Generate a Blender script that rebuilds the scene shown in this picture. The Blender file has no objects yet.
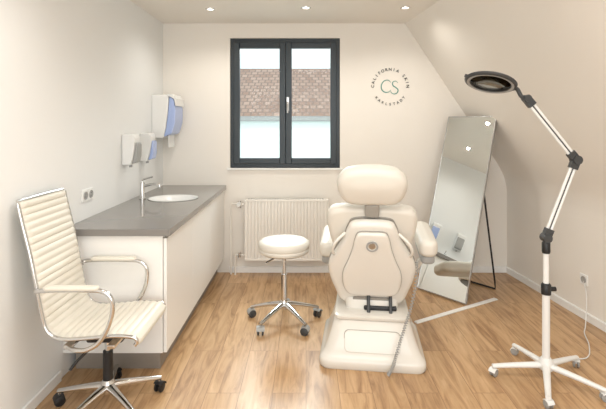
import bpy, bmesh, math
from mathutils import Vector, Matrix
S=bpy.context.scene
COL=S.collection
try: S.view_settings.view_transform='Standard'
except Exception: pass

# ---------------------------------------------------------------- materials
def lin(c):
    r=[]
    for v in c:
        v/=255.0
        r.append(v/12.92 if v<=0.04045 else ((v+0.055)/1.055)**2.4)
    return tuple(r)+(1.0,)
def mat(name,rgb,rough=0.5,metal=0.0,bump=0.0,nscale=40,var=0.04,coat=0.0,emis=None,es=0.0):
    m=bpy.data.materials.new(name); m.use_nodes=True
    nt=m.node_tree; b=nt.nodes['Principled BSDF']
    c=lin(rgb)
    tc=nt.nodes.new('ShaderNodeTexCoord')
    n=nt.nodes.new('ShaderNodeTexNoise'); n.inputs['Scale'].default_value=nscale; n.inputs['Detail'].default_value=4
    nt.links.new(tc.outputs['Object'],n.inputs['Vector'])
    mx=nt.nodes.new('ShaderNodeMix'); mx.data_type='RGBA'
    nt.links.new(n.outputs['Fac'],mx.inputs[0])
    mx.inputs[6].default_value=tuple(max(0,v*(1-var)) for v in c[:3])+(1,)
    mx.inputs[7].default_value=tuple(min(1,v*(1+var)) for v in c[:3])+(1,)
    nt.links.new(mx.outputs[2],b.inputs['Base Color'])
    b.inputs['Roughness'].default_value=rough; b.inputs['Metallic'].default_value=metal
    b.inputs['Coat Weight'].default_value=coat
    if bump>0:
        bp=nt.nodes.new('ShaderNodeBump'); bp.inputs['Strength'].default_value=bump; bp.inputs['Distance'].default_value=0.002
        nt.links.new(n.outputs['Fac'],bp.inputs['Height']); nt.links.new(bp.outputs[0],b.inputs['Normal'])
    if emis:
        b.inputs['Emission Color'].default_value=lin(emis); b.inputs['Emission Strength'].default_value=es
    return m
M_wall=mat('wall_paint',(238,233,225),0.9,bump=0.2,nscale=120,var=0.01)
M_wallL=mat('wall_paint_cool',(236,237,236),0.9,bump=0.2,nscale=120,var=0.01)
M_ceil=mat('ceiling_paint',(238,233,225),0.9,bump=0.15,nscale=120,var=0.01)
M_trim=mat('trim_white',(240,240,238),0.5)
M_cab=mat('cabinet_laminate',(236,234,230),0.3,var=0.01)
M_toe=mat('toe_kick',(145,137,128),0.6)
M_top=mat('countertop_grey',(128,124,120),0.17,var=0.10,nscale=250,coat=0.2)
M_cer=mat('ceramic',(240,240,238),0.12,coat=0.5,var=0.005)
M_chrome=mat('chrome',(215,215,215),0.12,1.0,var=0.01)
M_alu=mat('brushed_aluminium',(190,190,190),0.3,1.0,var=0.03)
M_black=mat('black_plastic',(28,28,30),0.45)
M_dgrey=mat('dark_grey_plastic',(62,64,66),0.4)
M_frame=mat('window_frame_anthracite',(44,54,61),0.4,var=0.03)
M_leather=mat('cream_leather',(226,221,209),0.42,bump=0.3,nscale=300,var=0.02)
M_vinyl=mat('white_vinyl',(218,213,203),0.42,bump=0.15,nscale=300,var=0.01)
M_shell=mat('white_gloss_shell',(220,216,208),0.25,coat=0.3,var=0.01)
M_white=mat('white_enamel',(232,232,230),0.3,var=0.01)
M_grey=mat('light_grey_plastic',(160,160,158),0.4)
M_seam=mat('seam_shadow_gap',(150,145,137),0.6)
M_blue=mat('blue_translucent_plastic',(166,184,228),0.2,coat=0.4)
M_rad=mat('radiator_enamel',(240,236,229),0.35,var=0.01)
M_teal=mat('logo_teal',(62,142,130),0.5)
M_ink=mat('logo_ink',(66,68,66),0.6)
M_spot=mat('downlight_lens',(255,250,240),0.4,emis=(255,248,236),es=4)
M_mirror=mat('mirror_silver',(244,248,248),0.01,1.0,var=0.0)
M_facade=mat('neighbour_facade',(226,236,234),0.9,var=0.05,nscale=0.8)

def glassmat(name,tint,ior):
    m=bpy.data.materials.new(name); m.use_nodes=True; nt=m.node_tree
    for n in list(nt.nodes):
        if n.type!='OUTPUT_MATERIAL': nt.nodes.remove(n)
    out=[n for n in nt.nodes if n.type=='OUTPUT_MATERIAL'][0]
    t=nt.nodes.new('ShaderNodeBsdfTransparent'); t.inputs[0].default_value=tint
    g=nt.nodes.new('ShaderNodeBsdfGlossy'); g.inputs['Roughness'].default_value=0.02
    fr=nt.nodes.new('ShaderNodeFresnel'); fr.inputs[0].default_value=ior
    mx=nt.nodes.new('ShaderNodeMixShader')
    nt.links.new(fr.outputs[0],mx.inputs[0]); nt.links.new(t.outputs[0],mx.inputs[1]); nt.links.new(g.outputs[0],mx.inputs[2])
    nt.links.new(mx.outputs[0],out.inputs[0]); return m
M_glass=glassmat('window_glass',(0.95,0.98,0.97,1),1.12)
M_lens=glassmat('magnifier_lens',(0.88,0.91,0.91,1),1.3)

def floormat():
    m=bpy.data.materials.new('oak_planks'); m.use_nodes=True; nt=m.node_tree; b=nt.nodes['Principled BSDF']
    L=nt.links.new
    geo=nt.nodes.new('ShaderNodeNewGeometry')
    mp=nt.nodes.new('ShaderNodeMapping'); mp.inputs['Rotation'].default_value=(0,0,math.radians(90))
    L(geo.outputs['Position'],mp.inputs['Vector'])
    br=nt.nodes.new('ShaderNodeTexBrick'); br.offset=0.37; br.offset_frequency=2
    br.inputs['Scale'].default_value=1; br.inputs['Brick Width'].default_value=1.25; br.inputs['Row Height'].default_value=0.185
    br.inputs['Mortar Size'].default_value=0.0014; br.inputs['Mortar Smooth'].default_value=0.3; br.inputs['Bias'].default_value=0
    br.inputs['Color1'].default_value=(0,0,0,1); br.inputs['Color2'].default_value=(1,1,1,1); br.inputs['Mortar'].default_value=(0.5,0.5,0.5,1)
    L(mp.outputs[0],br.inputs['Vector'])
    add=nt.nodes.new('ShaderNodeVectorMath'); add.operation='MULTIPLY_ADD'
    add.inputs[1].default_value=(7.0,3.0,5.0); L(br.outputs['Color'],add.inputs[0]); L(mp.outputs[0],add.inputs[2])
    m2=nt.nodes.new('ShaderNodeMapping'); m2.inputs['Scale'].default_value=(1.6,13,1); L(add.outputs[0],m2.inputs['Vector'])
    n1=nt.nodes.new('ShaderNodeTexNoise'); n1.inputs['Scale'].default_value=1.6; n1.inputs['Detail'].default_value=8; n1.inputs['Roughness'].default_value=0.62; n1.inputs['Distortion'].default_value=1.1
    L(m2.outputs[0],n1.inputs['Vector'])
    cr=nt.nodes.new('ShaderNodeValToRGB'); e=cr.color_ramp.elements
    e[0].position=0.28; e[0].color=lin((146,108,72)); e[1].position=0.74; e[1].color=lin((214,180,140))
    x=cr.color_ramp.elements.new(0.5); x.color=lin((194,157,116))
    L(n1.outputs['Fac'],cr.inputs[0])
    mx=nt.nodes.new('ShaderNodeMix'); mx.data_type='RGBA'; mx.blend_type='MULTIPLY'; mx.inputs[0].default_value=1
    vr=nt.nodes.new('ShaderNodeValToRGB'); vr.color_ramp.elements[0].color=(0.83,0.81,0.79,1); vr.color_ramp.elements[1].color=(1.0,1,1,1)
    L(br.outputs['Color'],vr.inputs[0]); L(cr.outputs[0],mx.inputs[6]); L(vr.outputs[0],mx.inputs[7])
    m3=nt.nodes.new('ShaderNodeMix'); m3.data_type='RGBA'; L(br.outputs['Fac'],m3.inputs[0]); L(mx.outputs[2],m3.inputs[6]); m3.inputs[7].default_value=lin((126,90,60))
    L(m3.outputs[2],b.inputs['Base Color'])
    b.inputs['Roughness'].default_value=0.32
    bp=nt.nodes.new('ShaderNodeBump'); bp.inputs['Strength'].default_value=0.15; bp.inputs['Distance'].default_value=0.002
    L(n1.outputs['Fac'],bp.inputs['Height']); L(bp.outputs[0],b.inputs['Normal'])
    return m
M_floor=floormat()
def tilemat():
    m=bpy.data.materials.new('roof_tiles'); m.use_nodes=True; nt=m.node_tree; b=nt.nodes['Principled BSDF']; L=nt.links.new
    tc=nt.nodes.new('ShaderNodeTexCoord')
    br=nt.nodes.new('ShaderNodeTexBrick'); br.inputs['Scale'].default_value=1; br.inputs['Brick Width'].default_value=0.13; br.inputs['Row Height'].default_value=0.15
    br.inputs['Mortar Size'].default_value=0.014
    br.inputs['Color1'].default_value=lin((176,144,128)); br.inputs['Color2'].default_value=lin((206,176,160)); br.inputs['Mortar'].default_value=lin((154,134,124))
    L(tc.outputs['Object'],br.inputs['Vector']); L(br.outputs['Color'],b.inputs['Base Color']); b.inputs['Roughness'].default_value=0.9
    return m
M_tile=tilemat()

# ---------------------------------------------------------------- helpers
def group(name,loc=(0,0,0),yaw=0.0,world=False):
    e=bpy.data.objects.new(name,None); e.empty_display_size=0.1
    e.location=loc; e.rotation_euler=(0,0,math.radians(yaw)); COL.objects.link(e)
    if world: e['wc']=list(loc)
    return e
def add(name,me,m,parent=None,smooth=False):
    o=bpy.data.objects.new(name,me); COL.objects.link(o)
    if m: me.materials.append(m)
    if smooth:
        for p in me.polygons: p.use_smooth=True
    if parent:
        if 'wc' in parent: me.transform(Matrix.Translation(-Vector(parent['wc'])))
        o.parent=parent
    return o
def fixn(bm): bmesh.ops.recalc_face_normals(bm,faces=bm.faces)
def bevel(o,w,seg=3):
    md=o.modifiers.new('bevel','BEVEL'); md.width=w; md.segments=seg; md.limit_method='ANGLE'; md.angle_limit=math.radians(35)
    for p in o.data.polygons: p.use_smooth=True
    wn=o.modifiers.new('wn','WEIGHTED_NORMAL')
def boxes(name,lst,m,parent=None,bev=0):
    bm=bmesh.new()
    for (x0,x1,y0,y1,z0,z1) in lst:
        vs=[bm.verts.new(p) for p in [(x0,y0,z0),(x1,y0,z0),(x1,y1,z0),(x0,y1,z0),(x0,y0,z1),(x1,y0,z1),(x1,y1,z1),(x0,y1,z1)]]
        for f in [(0,3,2,1),(4,5,6,7),(0,1,5,4),(1,2,6,5),(2,3,7,6),(3,0,4,7)]: bm.faces.new([vs[i] for i in f])
    me=bpy.data.meshes.new(name); bm.to_mesh(me); bm.free()
    o=add(name,me,m,parent)
    if bev: bevel(o,bev)
    return o
def box(name,b,m,parent=None,bev=0): return boxes(name,[b],m,parent,bev)
def rings(name,rs,m,parent=None,cap=True,smooth=True,closed=True):
    bm=bmesh.new(); V=[[bm.verts.new(p) for p in r] for r in rs]
    n=len(rs[0])
    for a,b in zip(V[:-1],V[1:]):
        for i in range(n if closed else n-1):
            j=(i+1)%n
            try: bm.faces.new([a[i],a[j],b[j],b[i]])
            except ValueError: pass
    if cap:
        bm.faces.new(V[0]); bm.faces.new(V[-1])
    bmesh.ops.remove_doubles(bm,verts=bm.verts,dist=1e-6)
    fixn(bm)
    me=bpy.data.meshes.new(name); bm.to_mesh(me); bm.free()
    o=add(name,me,m,parent,smooth)
    if smooth and cap:
        es=o.modifiers.new('es','EDGE_SPLIT'); es.split_angle=math.radians(50)
    return o
def lathe(name,prof,c,m,parent=None,n=40,sx=1,sy=1,mtx=None,cap=False):
    rs=[]
    for r,z in prof:
        ring=[]
        for i in range(n):
            a=2*math.pi*i/n; p=Vector((r*math.cos(a)*sx,r*math.sin(a)*sy,z))
            if mtx: p=mtx@p
            ring.append(p+Vector(c))
        rs.append(ring)
    bm=bmesh.new(); V=[[bm.verts.new(p) for p in r] for r in rs]
    for a,b in zip(V[:-1],V[1:]):
        for i in range(n):
            j=(i+1)%n; bm.faces.new([a[i],a[j],b[j],b[i]])
    if cap: bm.faces.new(V[0]); bm.faces.new(V[-1])
    bmesh.ops.remove_doubles(bm,verts=bm.verts,dist=1e-5); fixn(bm)
    me=bpy.data.meshes.new(name); bm.to_mesh(me); bm.free()
    o=add(name,me,m,parent,True)
    es=o.modifiers.new('es','EDGE_SPLIT'); es.split_angle=math.radians(45)
    return o
def cyl(name,p0,p1,r,m,parent=None,r2=None,n=24):
    p0=Vector(p0); p1=Vector(p1); d=p1-p0; L=d.length
    q=d.to_track_quat('Z','Y').to_matrix()
    return lathe(name,[(0,0),(r,0),(r if r2 is None else r2,L),(0,L)],p0,m,parent,n=n,mtx=q)
def cr(pts,k=8,closed=False):
    P=[Vector(p) for p in pts]; n=len(P); out=[]
    rng=range(n) if closed else range(n-1)
    for i in rng:
        if closed: p0,p1,p2,p3=P[(i-1)%n],P[i],P[(i+1)%n],P[(i+2)%n]
        else: p0,p1,p2,p3=P[max(i-1,0)],P[i],P[i+1],P[min(i+2,n-1)]
        for j in range(k):
            t=j/k
            out.append(0.5*((2*p1)+(p2-p0)*t+(2*p0-5*p1+4*p2-p3)*t*t+(3*p1-p0-3*p2+p3)*t**3))
    if not closed: out.append(P[-1])
    return out
def tube(name,pts,r,m,parent=None,k=8,smooth=True,n=12,sq=None):
    P=cr(pts,k) if smooth else [Vector(p) for p in pts]
    rs=[]; up=None
    for i,p in enumerate(P):
        t=(P[min(i+1,len(P)-1)]-P[max(i-1,0)]).normalized()
        if up is None:
            up=Vector((0,0,1)) if abs(t.z)<0.9 else Vector((0,1,0))
        s=t.cross(up).normalized(); u=s.cross(t).normalized(); up=u
        rs.append([p+s*math.cos(2*math.pi*j/n)*r+u*math.sin(2*math.pi*j/n)*r for j in range(n)])
    return rings(name,rs,m,parent)
def rrect(x0,x1,y0,y1,r,k=6):
    out=[]
    for cx,cy,a0 in [(x1-r,y1-r,0),(x0+r,y1-r,90),(x0+r,y0+r,180),(x1-r,y0+r,270)]:
        for i in range(k+1):
            a=math.radians(a0+90*i/k); out.append((cx+r*math.cos(a),cy+r*math.sin(a)))
    return out
def rslab(name,outl,z0,z1,r,M4,m,parent=None,k=5,dome=0.0):
    cx=sum(p[0] for p in outl)/len(outl); cy=sum(p[1] for p in outl)/len(outl)
    hx=max(abs(p[0]-cx) for p in outl); hy=max(abs(p[1]-cy) for p in outl)
    def ring(ins,z): 
        fx=max(0,(hx-ins)/hx); fy=max(0,(hy-ins)/hy)
        return [M4@Vector((cx+(p[0]-cx)*fx,cy+(p[1]-cy)*fy,z)) for p in outl]
    rs=[]
    for i in range(k+1):
        a=math.pi/2*i/k; rs.append(ring(r*(1-math.sin(a)),z0+r*(1-math.cos(a))))
    for i in range(k+1):
        a=math.pi/2*i/k; rs.append(ring(r*(1-math.cos(a)),z1-r*(1-math.sin(a))))
    if dome:
        for f in (0.25,0.5,0.75,0.95):
            rs.append(ring(r+(min(hx,hy)-r)*f,z1+dome*math.sin(f*math.pi/2)))
    return rings(name,rs,m,parent)
def extr(name,prof,y0,y1,m,parent=None,bev=0.0):
    bm=bmesh.new()
    a=[bm.verts.new((p[0],y0,p[1])) for p in prof]; b=[bm.verts.new((p[0],y1,p[1])) for p in prof]; n=len(prof)
    for i in range(n): bm.faces.new([a[i],a[(i+1)%n],b[(i+1)%n],b[i]])
    bm.faces.new(a); bm.faces.new(b); fixn(bm)
    me=bpy.data.meshes.new(name); bm.to_mesh(me); bm.free(); o=add(name,me,m,parent)
    if bev: bevel(o,bev)
    return o

# ---------------------------------------------------------------- room
XL=-1.436; YB=4.52; YR=-1.6; H=2.5; SK=0.11
WX0,WX1,WZ0,WZ1=-0.763,0.341,1.048,2.353
box('floor',(XL-0.15,2.95,YR-0.15,YB+0.2,-0.1,0),M_floor)
box('ceiling',(XL-0.15,2.95,YR-0.15,YB+0.2,H,H+0.1),M_ceil)
box('wall_left',(XL-0.15,XL,YR-0.15,YB+0.2,0,H),M_wallL)
boxes('wall_back',[(XL,WX0,YB,YB+0.2,0,H),(WX1,2.95,YB,YB+0.2,0,H),(WX0,WX1,YB,YB+0.2,0,WZ0),(WX0,WX1,YB,YB+0.2,WZ1,H)],M_wall)
box('wall_front',(XL,2.95,YR-0.15,YR,0,H),M_wall)
prof=[(2.018,0.0),(2.018,0.76)]+[tuple(p) for p in cr([(2.018,0.78),(2.012,0.86),(1.985,0.97),(1.925,1.09)],8)]+[(0.994,2.5)]
rs=[]
for Y in (YR,YB):
    d=SK*(YB-Y)
    inner=[Vector((p[0]+d,Y,p[1])) for p in prof]
    outer=[Vector((p[0]+d+0.1,Y,p[1])) for p in reversed(prof)]
    rs.append(inner+outer)
rings('wall_right',rs,M_wall)
box('baseboard_left',(XL,XL+0.015,YR,2.62,0,0.06),M_trim,bev=0.003)
box('baseboard_back',(-0.77,2.01,YB-0.015,YB,0,0.06),M_trim,bev=0.003)
rs=[]
for Y in (YR,YB-0.016):
    x=2.018+SK*(YB-Y)
    rs.append([Vector((x,Y,0)),Vector((x-0.015,Y,0)),Vector((x-0.015,Y,0.055)),Vector((x-0.008,Y,0.06)),Vector((x,Y,0.06))])
rings('baseboard_right',rs,M_trim,smooth=False)

# window
w=group('window_1',(-0.21,YB+0.05,1.7),world=True)
y0,y1=YB+0.02,YB+0.09; f=0.055
boxes('outer_frame',[(WX0,WX0+f,y0,y1,WZ0,WZ1),(WX1-f,WX1,y0,y1,WZ0,WZ1),(WX0+f,WX1-f,y0,y1,WZ0,WZ0+f),(WX0+f,WX1-f,y0,y1,WZ1-f,WZ1)],M_frame,w,0.004)
mid=-0.205
def sash(n,a,b):
    g=0.06; ya,yb=YB-0.002,YB+0.06; za,zb=WZ0+0.04,WZ1-0.04
    boxes('sash_%s'%n,[(a,a+g,ya,yb,za,zb),(b-g,b,ya,yb,za,zb),(a+g,b-g,ya,yb,za,za+g),(a+g,b-g,ya,yb,zb-g,zb)],M_frame,w,0.006)
    box('glass_%s'%n,(a+g-0.005,b-g+0.005,YB+0.03,YB+0.036,za+g-0.005,zb-g+0.005),M_glass,w)
sash('left',WX0+0.035,mid-0.001); sash('right',mid+0.001,WX1-0.035)
box('handle_plate',(mid+0.008,mid+0.036,YB-0.012,YB-0.001,1.62,1.76),M_alu,w,0.004)
tube('handle_lever',[(mid+0.022,YB-0.01,1.70),(mid+0.022,YB-0.045,1.70),(mid+0.022,YB-0.05,1.69),(mid+0.022,YB-0.05,1.60)],0.009,M_alu,w,smooth=False)
box('sill_inner',(WX0-0.03,WX1+0.03,YB-0.02,YB+0.02,WZ0-0.018,WZ0),M_trim,w,0.004)

# outside: neighbouring building
nb=group('neighbouring_building',(0,8.0,0))
box('facade',(-7,7,0,0.3,-3,1.56),M_facade,nb)
box('gutter',(-7,7,-0.12,0.0,1.53,1.62),M_grey,nb,0.02)
bm=bmesh.new(); vs=[bm.verts.new(p) for p in [(-7,0,0),(7,0,0),(7,2.3,0),(-7,2.3,0),(-7,0,-.1),(7,0,-.1),(7,2.3,-.1),(-7,2.3,-.1)]]
for ff in [(0,1,2,3),(4,7,6,5),(0,4,5,1),(1,5,6,2),(2,6,7,3),(3,7,4,0)]: bm.faces.new([vs[i] for i in ff])
me=bpy.data.meshes.new('roof'); bm.to_mesh(me); bm.free(); o=add('tiled_roof',me,M_tile,nb); o.location=(0,-0.1,1.62); o.rotation_euler=(math.radians(28),0,0)

# downlights
for i,(x,y) in enumerate([(-0.84,3.95),(0.0,3.9),(0.86,3.9),(-0.84,1.9),(0.0,1.9),(0.86,1.9)]):
    g=group('recessed_downlight',(x,y,H))
    lathe('bezel',[(0.028,-0.001),(0.03,-0.006),(0.042,-0.004),(0.043,0.0)],(0,0,0),M_chrome,g)
    lathe('lens',[(0,-0.003),(0.029,-0.003)],(0,0,0),M_spot,g)
    ld=bpy.data.lights.new('downlight_lamp','SPOT'); ld.energy=20; ld.color=(1,0.95,0.87); ld.spot_size=math.radians(150); ld.spot_blend=1.0; ld.shadow_soft_size=0.012
    lo=bpy.data.objects.new('lamp',ld); COL.objects.link(lo); lo.parent=g; lo.location=(0,0,-0.018)

# ---------------------------------------------------------------- counter
YC0,YC1=2.64,YB-0.003; CX1=-0.80; CZ=0.876
cab=group('vanity_cabinet',(-1.12,3.58,0),world=True)
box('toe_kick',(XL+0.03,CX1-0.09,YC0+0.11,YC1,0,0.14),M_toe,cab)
boxes('carcass',[(XL+0.002,CX1-0.047,YC0+0.02,YC0+0.04,0.14,CZ-0.04),(XL+0.002,CX1-0.047,YC1-0.02,YC1,0.14,CZ-0.04),(XL+0.002,CX1-0.047,YC0+0.04,YC1-0.02,0.14,0.16),(XL+0.002,XL+0.012,YC0+0.04,YC1-0.02,0.16,CZ-0.04),(CX1-0.06,CX1-0.047,YC0+0.04,YC1-0.02,0.16,CZ-0.04)],M_cab,cab)
n=3; L=(YC1-YC0-0.02)/n
for i in range(n):
    a=YC0+0.02+i*L
    box('door_panel_%d'%(i+1),(CX1-0.044,CX1-0.024,a+0.0035,a+L-0.0035,0.142,CZ-0.058),M_cab,cab,0.002)
scx,scy,srx,sry=-1.10,3.73,0.205,0.175
X0,X1=XL+0.002,CX1; angs=[2*math.pi*i/72 for i in range(72)]
for px,py in [(X0,YC0),(X1,YC0),(X1,YC1),(X0,YC1)]:
    angs.append(math.atan2(py-scy,px-scx)%(2*math.pi))
angs=sorted(set(round(a,6) for a in angs)); inn=[];out=[]
for a in angs:
    c,s=math.cos(a),math.sin(a); inn.append((scx+srx*c,scy+sry*s))
    ts=[]
    if c>1e-9: ts.append((X1-scx)/c)
    if c<-1e-9: ts.append((X0-scx)/c)
    if s>1e-9: ts.append((YC1-scy)/s)
    if s<-1e-9: ts.append((YC0-scy)/s)
    t=min(ts); out.append((scx+t*c,scy+t*s))
zt,zb=CZ,CZ-0.04
R=[[Vector((p[0],p[1],zb)) for p in inn],[Vector((p[0],p[1],zb)) for p in out],[Vector((p[0],p[1],zt)) for p in out],[Vector((p[0],p[1],zt)) for p in inn],[Vector((p[0],p[1],zb)) for p in inn]]
rings('worktop',R,M_top,cab,cap=False,smooth=False)
sk=group('wash_basin',(scx,scy,CZ))
lathe('bowl',[(0.197,0.002),(0.203,0.004),(0.2,0.001),(0.19,-0.01),(0.185,-0.05),(0.165,-0.09),(0.12,-0.12),(0.03,-0.13),(0,-0.13)],(0,0,0),M_cer,sk,n=64,sx=1,sy=0.855)
lathe('drain',[(0,-0.127),(0.022,-0.127),(0.024,-0.13)],(0,0,0),M_chrome,sk)
fa=group('basin_faucet',(-1.345,3.70,CZ))
lathe('body',[(0,0),(0.026,0),(0.026,0.006),(0.02,0.01),(0.02,0.13),(0.018,0.135),(0,0.137)],(0,0,0),M_chrome,fa)
tube('spout',[(0,0,0.10),(0.04,0,0.113),(0.09,0,0.12),(0.135,0,0.118),(0.143,0,0.105),(0.143,0,0.095)],0.011,M_chrome,fa)
tube('lever',[(0,0,0.132),(0,0,0.155),(0.03,0,0.168),(0.085,0,0.182)],0.007,M_chrome,fa)

so=group('wall_socket',(XL,2.95,1.03))
box('plate',(0,0.009,-0.075,0.075,-0.04,0.04),M_trim,so,0.003)
for dy in (-0.036,0.036):
    lathe('well',[(0.0,0.010),(0.021,0.010),(0.024,0.014),(0.026,0.009)],(0,dy,0),M_grey,so,mtx=Matrix.Rotation(math.radians(90),3,'Y'))
    for dz in (-0.009,0.009): cyl('pin_hole',(0.0095,dy,dz),(0.0115,dy,dz),0.003,M_black,so)

# dispensers
pt=group('paper_towel_dispenser',(XL,4.32,0))
extr('housing',[(0,1.36),(0.11,1.36),(0.13,1.45),(0.15,1.60),(0.16,1.74),(0.14,1.765),(0,1.765)],-0.14,0.14,M_white,pt,0.012)
extr('front_cover',[(0.112,1.37),(0.185,1.40),(0.215,1.50),(0.22,1.62),(0.205,1.72),(0.17,1.745),(0.162,1.735),(0.152,1.60),(0.132,1.45)],-0.135,0.135,M_blue,pt,0.01)
extr('cover_cap',[(0.15,1.748),(0.172,1.747),(0.209,1.722),(0.222,1.66),(0.226,1.66),(0.222,1.73),(0.19,1.768),(0.15,1.77)],-0.138,0.138,M_white,pt,0.004)
box('paper_towel',(0.14,0.146,-0.09,0.09,1.27,1.40),M_white,pt)
for Y in (3.56,3.93):
    sd=group('soap_dispenser',(XL,Y,0))
    extr('housing',[(0,1.17),(0.07,1.17),(0.085,1.22),(0.10,1.30),(0.105,1.39),(0.085,1.415),(0,1.415)],-0.06,0.06,M_white,sd,0.012)
    extr('push_cover',[(0.075,1.18),(0.108,1.19),(0.118,1.24),(0.118,1.33),(0.107,1.35),(0.101,1.30),(0.087,1.22)],-0.052,0.052,M_blue if Y>3.7 else M_grey,sd,0.006)
    cyl('nozzle',(0.05,0,1.15),(0.05,0,1.175),0.012,M_grey,sd)

# radiator
ra=group('radiator',(-0.19,4.42,0),world=True)
rx0,rx1,rz0,rz1=-0.60,0.22,0.155,0.752; ry0,ry1=4.39,4.46
nr=25; pts=[]
for i in range(nr):
    a=rx0+0.01+(rx1-rx0-0.02)*i/nr; wv=(rx1-rx0-0.02)/nr
    pts+=[(a,ry0),(a+wv*0.6,ry0),(a+wv*0.68,ry0+0.012),(a+wv*0.92,ry0+0.012)]
pts.append((rx1-0.01,ry0))
bm=bmesh.new(); A=[bm.verts.new((p[0],p[1],rz0+0.02)) for p in pts]; B=[bm.verts.new((p[0],p[1],rz1-0.02)) for p in pts]
for i in range(len(pts)-1): bm.faces.new([A[i],A[i+1],B[i+1],B[i]])
me=bpy.data.meshes.new('fp'); bm.to_mesh(me); bm.free(); add('front_panel',me,M_rad,ra)
boxes('casing',[(rx0,rx1,ry0+0.014,ry1,rz0,rz1),(rx0,rx1,ry0-0.002,ry0+0.014,rz1-0.02,rz1),(rx0,rx1,ry0-0.002,ry0+0.014,rz0,rz0+0.02),(rx0,rx0+0.01,ry0-0.002,ry0+0.014,rz0+.02,rz1-.02),(rx1-0.01,rx1,ry0-0.002,ry0+0.014,rz0+.02,rz1-.02)],M_rad,ra,0.003)
boxes('top_grille',[(rx0+0.03+i*0.026,rx0+0.044+i*0.026,ry0+0.02,ry1-0.008,rz1,rz1+0.002) for i in range(29)],M_grey,ra)
boxes('bracket',[(rx0+0.1,rx0+0.13,ry1,YB-0.002,rz0+0.05,rz1-0.05),(rx1-0.13,rx1-0.1,ry1,YB-0.002,rz0+0.05,rz1-0.05)],M_rad,ra)
tube('supply_pipe',[(rx0,4.43,0.70),(-0.645,4.43,0.70),(-0.66,4.44,0.70),(-0.735,4.47,0.70),(-0.745,4.47,0.69),(-0.745,4.47,0.0)],0.009,M_rad,ra,smooth=False)
tube('return_pipe',[(rx0,4.43,0.20),(-0.64,4.43,0.20),(-0.69,4.45,0.20),(-0.70,4.45,0.19),(-0.70,4.45,0.0)],0.009,M_rad,ra,smooth=False)
cyl('valve',(-0.655,4.43,0.665),(-0.655,4.43,0.735),0.016,M_chrome,ra)
lathe('thermostat_head',[(0,0),(0.018,0),(0.022,0.02),(0.022,0.055),(0.017,0.065),(0,0.065)],(-0.655,4.425,0.705),M_white,ra,mtx=Matrix.Rotation(math.radians(90),3,'X'))
cyl('lock_valve',(-0.655,4.43,0.18),(-0.655,4.43,0.225),0.014,M_chrome,ra)

# ---------------------------------------------------------------- logo on back wall
def make_logo():
    bmA=bmesh.new(); bmB=bmesh.new()
    base=Matrix.Translation((0.845,YB-0.0035,1.862))@Matrix.Rotation(math.radians(90),4,'X')
    def glyph(ch,M4,size,bm,off=0.0):
        c=bpy.data.curves.new('t','FONT'); c.body=ch; c.size=size; c.align_x='CENTER'; c.align_y='CENTER'; c.extrude=0.0012; c.offset=off
        ob=bpy.data.objects.new('t',c); COL.objects.link(ob)
        dg=bpy.context.evaluated_depsgraph_get(); dg.update()
        me=bpy.data.meshes.new_from_object(ob.evaluated_get(dg)); me.transform(base@M4); bm.from_mesh(me)
        bpy.data.objects.remove(ob); bpy.data.meshes.remove(me)
    r=0.175
    t="CALIFORNIA SKIN"
    for i,ch in enumerate(t):
        a=math.radians(-88+176*i/(len(t)-1))
        if ch!=' ': glyph(ch,Matrix.Rotation(-a,4,'Z')@Matrix.Translation((0,r,0)),0.042,bmA,0.0007)
    t="KARLSTADT"
    for i,ch in enumerate(t):
        a=math.radians(-52+104*i/(len(t)-1))
        glyph(ch,Matrix.Rotation(a,4,'Z')@Matrix.Translation((0,-r,0)),0.036,bmA,0.0004)
    def stroke(pts,w0):
        P=cr([Vector((x,y,0)) for x,y in pts],8); n=len(P); L=[];Rr=[]
        for i,p in enumerate(P):
            t=(P[min(i+1,n-1)]-P[max(i-1,0)]).normalized(); nn=Vector((-t.y,t.x,0)); ww=w0*(0.35+0.65*math.sin(math.pi*i/(n-1)))
            L.append(bmB.verts.new(base@(p+nn*ww))); Rr.append(bmB.verts.new(base@(p-nn*ww)))
        for i in range(n-1): bmB.faces.new([L[i],L[i+1],Rr[i+1],Rr[i]])
    stroke([(0.005,0.045),(-0.02,0.068),(-0.06,0.06),(-0.088,0.02),(-0.085,-0.025),(-0.055,-0.052),(-0.015,-0.05),(0.005,-0.03)],0.005)
    stroke([(0.075,0.04),(0.06,0.058),(0.035,0.055),(0.022,0.035),(0.03,0.012),(0.055,-0.005),(0.078,-0.028),(0.07,-0.058),(0.04,-0.07),(0.012,-0.058),(0.005,-0.04)],0.005)
    g=group('wall_logo_sign',(0.845,YB,1.862),world=True)
    for nm,b,m in (('ring_lettering',bmA,M_ink),('monogram',bmB,M_teal)):
        me=bpy.data.meshes.new(nm); b.to_mesh(me); b.free(); add(nm,me,m,g)
make_logo()

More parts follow.
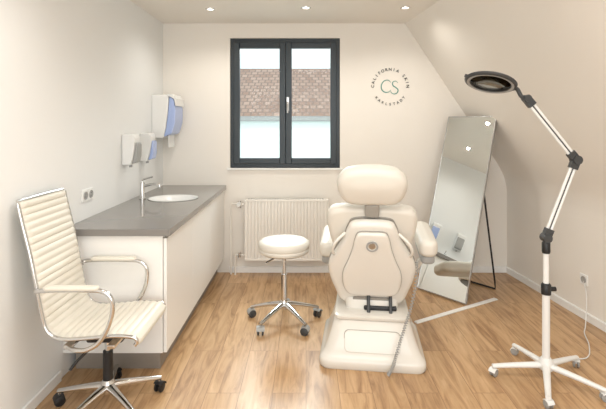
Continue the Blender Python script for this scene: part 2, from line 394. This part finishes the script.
# ---------------------------------------------------------------- star base with casters
def caster(g,p,ang,R,mw,mh):
    c,s=math.cos(ang),math.sin(ang)
    side=Vector((-s,c,0)); fw=Vector((c,s,0)); P=Vector((p[0],p[1],R))
    q=side.to_track_quat('Z','Y').to_matrix(); w_=R*0.36
    for sg in (-1,1):
        a=P+side*sg*w_*1.5-side*w_*0.7
        lathe('caster_wheel',[(0,0),(R*0.8,0),(R,w_*0.3),(R,w_*1.1),(R*0.8,w_*1.4),(0,w_*1.4)],a,mw,g,mtx=q,n=20)
    rs=[]
    for k in range(9):
        th=math.radians(-10+190*k/8); v=fw*math.cos(th)+Vector((0,0,1))*math.sin(th)
        rs.append([P+v*(R*1.03)+side*R*0.95,P+v*(R*1.16)+side*R*0.95,P+v*(R*1.16)-side*R*0.95,P+v*(R*1.03)-side*R*0.95])
    rings('caster_hood',rs[1:-2],mh,g)
def starbase(g,R,angs,hub_z,tip_z,m,cR,mw,mh,w0=0.024,w1=0.013,h0=0.02,h1=0.011):
    for a in angs:
        a=math.radians(a); c,s=math.cos(a),math.sin(a)
        rs=[]
        for k in range(7):
            t=k/6; rr=0.02+(R-0.02)*t; z=hub_z+(tip_z-hub_z)*(t**1.3); w_=w0+(w1-w0)*t; h=h0+(h1-h0)*t
            ring=[]
            for j in range(10):
                b=2*math.pi*j/10; lx=w_*math.cos(b); lz=h*math.sin(b)
                ring.append(Vector((rr*c-s*lx,rr*s+c*lx,z+lz)))
            rs.append(ring)
        rings('base_leg',rs,m,g)
        cyl('caster_stem',(R*0.97*c,R*0.97*s,cR*1.1),(R*0.97*c,R*0.97*s,tip_z+0.004),0.007,m,g)
        caster(g,(R*0.97*c,R*0.97*s),a+0.7,cR,mw,mh)

# ---------------------------------------------------------------- office chair
oc=group('office_chair',(-1.045,2.375,0),0)
starbase(oc,0.275,[32,104,176,248,320],0.115,0.075,M_chrome,0.027,M_black,M_black)
lathe('hub',[(0,0.085),(0.032,0.085),(0.036,0.1),(0.034,0.14),(0.026,0.15),(0,0.15)],(0,0,0),M_chrome,oc)
cyl('gas_lift_sleeve',(0,0,0.14),(0,0,0.30),0.025,M_black,oc); cyl('gas_lift_rod',(0,0,0.29),(0,0,0.39),0.014,M_chrome,oc)
box('tilt_mechanism',(-0.09,0.10,-0.06,0.06,0.365,0.42),M_black,oc,0.012)
boxes('seat_bracket',[(-0.13,-0.09,-0.20,0.20,0.405,0.425),(0.08,0.12,-0.20,0.20,0.405,0.425)],M_chrome,oc,0.004)
tube('height_lever',[(0.0,-0.05,0.385),(-0.03,-0.12,0.375),(-0.07,-0.19,0.34),(-0.09,-0.21,0.31)],0.007,M_black,oc)
cyl('tension_knob',(0.10,0,0.39),(0.14,0,0.39),0.024,M_black,oc)
path=cr([(0.222,0.43),(0.232,0.448),(0.215,0.468),(0.12,0.474),(0.0,0.464),(-0.10,0.458),(-0.165,0.468),(-0.205,0.505),(-0.225,0.57),(-0.245,0.67),(-0.28,0.85),(-0.322,1.02),(-0.34,1.10),(-0.345,1.12)],16)
def resamp(P,step):
    out=[P[0].copy()]; acc=0
    for a,b in zip(P[:-1],P[1:]):
        d=(b-a).length
        while acc+d>=step and d>0:
            t=(step-acc)/d; a=a+(b-a)*t; out.append(a.copy()); d=(b-a).length; acc=0
        acc+=d
    return out
rp=resamp(path,0.005); W=0.203; rs=[]; N=len(rp)
for i,p in enumerate(rp):
    t=(rp[min(i+1,N-1)]-rp[max(i-1,0)]).normalized(); nrm=Vector((t.y,-t.x))
    s=i*0.005; rib=abs(math.sin(math.pi*s/0.036))**0.45
    th=0.007+0.010*rib; 
    if i in (0,N-1): th=0.003
    ring=[]
    for y,k in [(-W,0.3),(-W+0.01,0.85),(-W+0.03,1),(0,1),(W-0.03,1),(W-0.01,0.85),(W,0.3)]:
        ring.append(Vector((p.x+nrm.x*th*k,y,p.y+nrm.y*th*k)))
    for y,k in [(W,0.3),(W-0.01,0.8),(0,0.8),(-W+0.01,0.8),(-W,0.3)]:
        ring.append(Vector((p.x-nrm.x*th*k,y,p.y-nrm.y*th*k)))
    rs.append(ring)
o=rings('ribbed_seat_and_back',rs,M_leather,oc)
for sg in (-1,1):
    tube('side_rail',[(p.x,sg*(W+0.006),p.y) for p in rp[::3]],0.009,M_chrome,oc,k=1)
    y=sg*0.235
    tube('armrest_tube',[(-0.245,sg*0.213,0.69),(-0.235,y,0.70),(-0.15,y,0.705),(-0.02,y,0.705),(0.07,y,0.70),(0.115,y,0.67),(0.125,y,0.61),(0.105,y,0.53),(0.06,y,0.455),(0.0,y,0.42),(-0.06,y-sg*0.01,0.415),(-0.11,sg*0.19,0.415)],0.011,M_chrome,oc)
    rslab('arm_pad',rrect(-0.2,0.06,y-0.019,y+0.019,0.018),0.705,0.725,0.008,Matrix(),M_leather,oc)
tube('back_top_rail',[(-0.348,-W,1.122),(-0.35,0,1.124),(-0.348,W,1.122)],0.009,M_chrome,oc)

# ---------------------------------------------------------------- stool
st=group('rolling_stool',(-0.165,3.40,0))
starbase(st,0.275,[90,162,234,306,18],0.135,0.075,M_chrome,0.03,M_dgrey,M_grey)
lathe('hub',[(0,0.10),(0.03,0.10),(0.036,0.12),(0.034,0.155),(0.027,0.165),(0,0.165)],(0,0,0),M_chrome,st)
cyl('gas_lift_sleeve',(0,0,0.16),(0,0,0.36),0.024,M_chrome,st); cyl('gas_lift_rod',(0,0,0.35),(0,0,0.51),0.014,M_chrome,st)
lathe('seat_plate',[(0,0.495),(0.05,0.495),(0.06,0.51),(0.16,0.518),(0.17,0.53),(0,0.53)],(0,0,0),M_dgrey,st)
lathe('seat_cushion',[(0,0.525),(0.175,0.525),(0.186,0.532),(0.19,0.545),(0.19,0.556),(0.187,0.560),(0.190,0.564),(0.192,0.585),(0.188,0.602),(0.175,0.614),(0.15,0.62),(0.08,0.623),(0,0.624)],(0,0,0),M_vinyl,st,n=56)
tube('height_lever',[(0,0,0.50),(-0.05,-0.03,0.495),(-0.10,-0.08,0.485),(-0.13,-0.12,0.478)],0.006,M_chrome,st)

# ---------------------------------------------------------------- treatment chair (seen from behind)
tc=group('treatment_chair',(0.435,3.0,0),-7)
I=Matrix()
def sring(x,ya,yb,z,r=0.06): return [Vector((p[0],p[1],z)) for p in rrect(-x,x,ya,yb,r)]
rings('base_skirt',[sring(0.318,-0.285,0.30,0.0),sring(0.325,-0.292,0.305,0.012),sring(0.325,-0.292,0.305,0.045),sring(0.320,-0.287,0.30,0.060),sring(0.306,-0.274,0.29,0.072),sring(0.292,-0.259,0.28,0.095),sring(0.276,-0.243,0.275,0.135),sring(0.260,-0.223,0.265,0.18),sring(0.242,-0.197,0.255,0.235),sring(0.234,-0.185,0.25,0.262),sring(0.225,-0.175,0.24,0.272),sring(0.2,-0.15,0.22,0.275)],M_shell,tc)
PM=Matrix.Translation((0,-0.254,0.092))@Matrix.Rotation(math.radians(69),4,'X')
rslab('base_panel_seam',rrect(-0.173,0.173,-0.003,0.128,0.03),-0.006,0.0035,0.001,PM,M_seam,tc)
rslab('base_rear_panel',rrect(-0.17,0.17,0.0,0.125,0.03),0,0.010,0.004,PM,M_shell,tc)
rings('base_top_ledge',[sring(0.232,-0.19,0.25,0.262,0.05),sring(0.237,-0.195,0.255,0.268,0.05),sring(0.236,-0.194,0.253,0.284,0.05),sring(0.225,-0.18,0.243,0.292,0.05)],M_shell,tc)
box('base_gap',(-0.05,0.16,-0.10,0.18,0.288,0.318),M_black,tc,0.01)
rings('lift_column_cover',[sring(0.17,-0.08,0.2,0.285,0.05),sring(0.175,-0.088,0.22,0.34,0.05),sring(0.20,-0.05,0.26,0.40,0.05),sring(0.22,-0.03,0.32,0.47,0.05)],M_shell,tc)
for dx in (-0.02,0.12): tube('actuator_rod',[(dx,-0.13,0.285),(dx,-0.10,0.36),(dx,-0.05,0.45)],0.011,M_dgrey,tc,smooth=False)
rslab('seat_cushion',rrect(-0.255,0.255,0.02,0.52,0.07),0.46,0.60,0.045,I,M_vinyl,tc,dome=0.01)
rslab('leg_rest_cushion',rrect(-0.22,0.22,0.0,0.44,0.08),-0.11,0.0,0.04,Matrix.Translation((0,0.53,0.595))@Matrix.Rotation(math.radians(-24),4,'X'),M_vinyl,tc,dome=0.01)
box('seat_frame',(-0.19,0.19,0.05,0.50,0.43,0.465),M_shell,tc,0.01)
aa=math.radians(20)
BM=Matrix.Translation((0,0.06,0.372))@Matrix(((1,0,0,0),(0,-math.sin(aa),-math.cos(aa),0),(0,math.cos(aa),-math.sin(aa),0),(0,0,0,1)))
def sym(h):
    L=[Vector((x,y)) for x,y in h]; return [tuple(p) for p in cr(L+[Vector((-x,y)) for x,y in reversed(h) if x>1e-6],6,True)]
back=sym([(0,0.04),(0.18,0.045),(0.225,0.10),(0.235,0.25),(0.255,0.38),(0.275,0.46),(0.284,0.56),(0.258,0.625),(0.16,0.645),(0,0.648)])
rslab('back_cushion',back,-0.06,0.045,0.04,BM,M_vinyl,tc)
shell=sym([(0,-0.03),(0.14,-0.028),(0.205,0.0),(0.238,0.08),(0.268,0.17),(0.278,0.25),(0.262,0.32),(0.215,0.40),(0.175,0.47),(0.15,0.54),(0.115,0.585),(0,0.595)])
rslab('shell_seam',[(p[0]*1.006,p[1]) for p in shell],0.042,0.052,0.004,BM,M_seam,tc)
rslab('back_shell',shell,0.05,0.125,0.034,BM,M_shell,tc,dome=0.014)
inner=sym([(0,0.07),(0.12,0.072),(0.165,0.10),(0.185,0.17),(0.18,0.25),(0.145,0.34),(0.12,0.42),(0.105,0.49),(0.08,0.535),(0,0.54)])
rslab('panel_seam',[(p[0]*1.012,0.3+(p[1]-0.3)*1.008) for p in inner],0.125,0.1372,0.001,BM,M_seam,tc)
rslab('shell_raised_panel',inner,0.125,0.158,0.018,BM,M_shell,tc,dome=0.008)
q3=BM.to_3x3()
lathe('emblem_ring',[(0.027,0.0),(0.027,0.010),(0.037,0.010),(0.037,0.0)],BM@Vector((0.0,0.455,0.158)),M_grey,tc,mtx=q3)
lathe('emblem_disc',[(0,0.007),(0.02,0.007),(0.022,0.0)],BM@Vector((0.0,0.455,0.158)),M_alu,tc,mtx=q3)
low=sym([(0,0.01),(0.10,0.012),(0.12,0.02),(0.12,0.035),(0.10,0.045),(0,0.047)])
rslab('lower_slot',low,0.12,0.140,0.006,BM,M_seam,tc)
for sg in (-1,1):
    tube('side_grab_handle',[BM@Vector((sg*0.225,0.33,0.09)),BM@Vector((sg*0.246,0.39,0.13)),BM@Vector((sg*0.225,0.46,0.135)),BM@Vector((sg*0.165,0.50,0.09))],0.010,M_shell,tc)
    tube('hinge_arm',[BM@Vector((sg*0.225,0.12,0.04)),(sg*0.24,0.04,0.44),(sg*0.23,0.12,0.44)],0.022,M_shell,tc)
head=sym([(0,0.675),(0.12,0.678),(0.178,0.708),(0.212,0.785),(0.206,0.86),(0.155,0.912),(0.07,0.932),(0,0.935)])
rslab('headrest_cushion',head,-0.04,0.085,0.055,BM,M_vinyl,tc,dome=0.012)
for sg in (-1,1): cyl('headrest_post',BM@Vector((sg*0.035,0.56,0.03)),BM@Vector((sg*0.035,0.72,0.03)),0.011,M_chrome,tc)
rslab('headrest_mount',rrect(-0.045,0.045,0.60,0.69,0.02),0.03,0.075,0.012,BM,M_seam,tc)
for sg,x,zz,yy in ((1,0.362,0.69,0.08),(-1,-0.30,0.60,0.30)):
    AM=Matrix.Translation((x,yy,zz))@Matrix.Rotation(math.radians(6),4,'X')
    rslab('armrest_pad',rrect(-0.06,0.06,-0.18,0.26,0.05),-0.035,0.075,0.035,AM,M_vinyl,tc,dome=0.006)
    rslab('armrest_support',rrect(-0.045,0.045,-0.15,0.2,0.03),-0.09,-0.03,0.02,AM,M_grey,tc)
    tube('armrest_post',[(x,yy+0.04,zz-0.06),(x,yy+0.05,zz-0.1),(sg*0.28,yy+0.07,0.48),(sg*0.19,yy+0.08,0.45)],0.022,M_shell,tc)
cp=cr([(0.29,-0.05,0.60),(0.27,-0.17,0.50),(0.235,-0.235,0.38),(0.20,-0.27,0.29),(0.165,-0.30,0.20),(0.135,-0.325,0.11),(0.115,-0.335,0.05),(0.09,-0.34,0.014)],60)
co=[]
for i,p in enumerate(cp):
    t=(cp[min(i+1,len(cp)-1)]-cp[max(i-1,0)]).normalized(); s_=t.cross(Vector((0,1,0))).normalized(); u_=s_.cross(t)
    a=i*0.75; co.append(p+(s_*math.cos(a)+u_*math.sin(a))*0.008)
tube('coiled_remote_cord',co,0.003,M_grey,tc,k=1,n=6)

# ---------------------------------------------------------------- standing mirror
BL=Vector((1.003,4.066,0.012)); BR=Vector((1.312,3.689,0.012)); TL=Vector((1.394,4.387,1.56))
Wm=(BR-BL).length; xa=(BR-BL).normalized(); za=xa.cross(TL-BL).normalized(); ya=za.cross(xa); Hm=(TL-BL).length
mg=group('standing_mirror'); 
mm=Matrix((xa,ya,za)).transposed().to_4x4(); mm.translation=BL; mg.matrix_world=mm
box('mirror_glass',(0.006,Wm-0.006,0.006,Hm-0.006,0.002,0.006),M_mirror,mg)
box('backing',(0.004,Wm-0.004,0.004,Hm-0.004,-0.012,0.001),M_dgrey,mg)
boxes('frame',[(0,0.007,0,Hm,-0.014,0.010),(Wm-0.007,Wm,0,Hm,-0.014,0.010),(0.007,Wm-0.007,0,0.007,-0.014,0.010),(0.007,Wm-0.007,Hm-0.007,Hm,-0.014,0.010)],M_alu,mg,0.002)
inv=mm.inverted()
off=Vector((0.16,0.13,0))
f0=mm@Vector((0.03,Hm*0.6,-0.02)); f1=mm@Vector((Wm-0.03,Hm*0.6,-0.02))
def gd(p,z): return Vector((p.x+off.x,p.y+off.y,z))
g0=gd(f0,0.009); g1=gd(f1,0.009)
tube('easel_stand',[inv@f0,inv@(f0*0.04+gd(f0,0.04)*0.96),inv@g0,inv@g1,inv@(f1*0.04+gd(f1,0.04)*0.96),inv@f1],0.008,M_black,mg,smooth=False)
cs=group('floor_cable_cover',(1.22,3.60,0),math.degrees(math.atan2(0.47,0.82)))
extr('strip',[(-0.46,0),(0.46,0),(0.455,0.010),(-0.455,0.010)],-0.02,0.02,M_trim,cs,0.004)

# ---------------------------------------------------------------- magnifier floor lamp
lp=group('magnifier_floor_lamp',(1.403,2.63,0),0)
starbase(lp,0.30,[172,244,316,28,100],0.085,0.058,M_white,0.022,M_grey,M_white,w0=0.022,w1=0.015,h0=0.018,h1=0.012)
lathe('hub',[(0,0.062),(0.035,0.062),(0.04,0.075),(0.036,0.115),(0.026,0.13),(0,0.13)],(0,0,0),M_white,lp)
cyl('pole_lower',(0,0,0.12),(0,0,0.52),0.021,M_white,lp)
lathe('height_clamp',[(0,0.50),(0.026,0.50),(0.027,0.51),(0.027,0.555),(0.02,0.565),(0,0.565)],(0,0,0),M_black,lp)
cyl('clamp_knob',(0.02,0,0.53),(0.055,0,0.53),0.013,M_black,lp)
cyl('pole_upper',(0,0,0.56),(0,0,0.76),0.016,M_white,lp)
lathe('swivel_socket',[(0,0.74),(0.021,0.74),(0.023,0.75),(0.023,0.80),(0.016,0.81),(0,0.81)],(0,0,0),M_black,lp)
J1=Vector((0.0,0,0.83)); J2=Vector((0.175,0,1.285)); J3=Vector((-0.115,0,1.645)); HC=Vector((-0.325,0,1.735))
def joint(p,r=0.026): cyl('pivot_joint',p+Vector((0,-0.026,0)),p+Vector((0,0.026,0)),r,M_dgrey,lp)
def arm(a,b,nm):
    d=(b-a).normalized(); s=Vector((-d.z,0,d.x)) 
    for k,sg in enumerate((-1,1)):
        o_=s*sg*0.0115
        cyl(nm+'_rod',a+d*0.01+o_,b-d*0.01+o_,0.0085,M_white,lp,n=14)
    cyl(nm+'_spring',a+d*0.05,b-d*0.05,0.005,M_dgrey,lp,n=10)
    for p,q in ((a,a+d*0.055),(b-d*0.055,b)):
        ring0=[p+s*0.023+Vector((0,-0.016,0)),p-s*0.023+Vector((0,-0.016,0)),p-s*0.023+Vector((0,0.016,0)),p+s*0.023+Vector((0,0.016,0))]
        rings(nm+'_end_cap',[ring0,[v+(q-p) for v in ring0]],M_dgrey,lp,smooth=False)
joint(J1);joint(J2);joint(J3,0.02)
arm(J1,J2,'lower_arm'); arm(J2,J3,'upper_arm')
RH=(Matrix.Rotation(math.radians(16),4,'Y')@Matrix.Rotation(math.radians(-14),4,'X')).to_3x3()
edge=HC+RH@Vector((0.13,0,0))
tube('head_bracket',[J3,J3+Vector((-0.03,0,0.012)),edge+Vector((0.03,0,0.0)),edge],0.012,M_dgrey,lp)
lathe('ring_housing',[(0.112,-0.008),(0.118,-0.010),(0.132,-0.010),(0.143,-0.004),(0.146,0.003),(0.14,0.009),(0.128,0.012),(0.117,0.012),(0.112,0.008),(0.112,-0.008)],HC,M_dgrey,lp,n=64,mtx=RH)
lathe('led_diffuser',[(0.115,-0.0095),(0.119,-0.0115),(0.130,-0.0112)],HC,M_grey,lp,n=64,mtx=RH)
lathe('magnifier_lens',[(0,0.008),(0.06,0.006),(0.1125,0.002),(0.1125,-0.002),(0.06,-0.006),(0,-0.008)],HC,M_lens,lp,n=48,mtx=RH)
cyl('head_grip',HC+RH@Vector((-0.14,0,0)),HC+RH@Vector((-0.155,0,0)),0.01,M_dgrey,lp)
pc=group('power_cord',(1.8,3.0,0),world=True)
tube('cord',[(1.45,2.70,0.006),(1.60,2.85,0.006),(1.78,2.86,0.006),(1.90,3.02,0.006),(1.98,3.2,0.006),(2.05,3.3,0.02),(2.12,3.4,0.18),(2.128,3.45,0.29)],0.0035,M_white,pc)
s2=group('wall_socket',(2.018+SK*(YB-3.45),3.45,0.30),math.degrees(math.atan(SK))+180)
box('plate',(0.0,0.009,-0.04,0.04,-0.04,0.04),M_trim,s2,0.003)
lathe('well',[(0.0,0.010),(0.021,0.010),(0.024,0.014),(0.026,0.009)],(0,0,0),M_grey,s2,mtx=Matrix.Rotation(math.radians(90),3,'Y'))

# ---------------------------------------------------------------- lights & world
def area(name,loc,target,sx,sy,e,col):
    l=bpy.data.lights.new(name,'AREA'); l.shape='RECTANGLE'; l.size=sx; l.size_y=sy; l.energy=e; l.color=col
    o=bpy.data.objects.new(name,l); COL.objects.link(o); o.location=loc
    o.rotation_euler=(Vector(target)-Vector(loc)).to_track_quat('-Z','Y').to_euler(); return o
area('rear_fill',(0.2,-1.5,1.35),(0.2,4,1.6),3.0,2.0,72,(0.90,0.96,1.0))  # added soft fill before the solid rear wall, no window modelled there
area('overhead_fill',(0.1,1.2,2.44),(0.1,1.2,0),1.2,1.2,20,(1,0.97,0.93))  # added overhead fill without a fixture, on top of the downlights
area('window_daylight',(-0.2,6.2,3.4),(-0.2,4.2,1.4),2.0,2.0,300,(0.90,0.96,1.0))
wd=bpy.data.worlds.new('sky'); S.world=wd; wd.use_nodes=True; nt=wd.node_tree
bg=nt.nodes['Background']; bg.inputs[0].default_value=(0.90,0.96,1.0,1); bg.inputs[1].default_value=1.35

# ---------------------------------------------------------------- camera
cd=bpy.data.cameras.new('camera'); cam=bpy.data.objects.new('camera',cd); COL.objects.link(cam)
cam.location=(0,0,1.5); cam.rotation_euler=(math.radians(90),0,0)
cd.sensor_width=36; cd.lens=450/606*36; cd.shift_x=(303-306)/606; cd.shift_y=-(204.5-123)/606
cd.clip_start=0.05
S.camera=cam
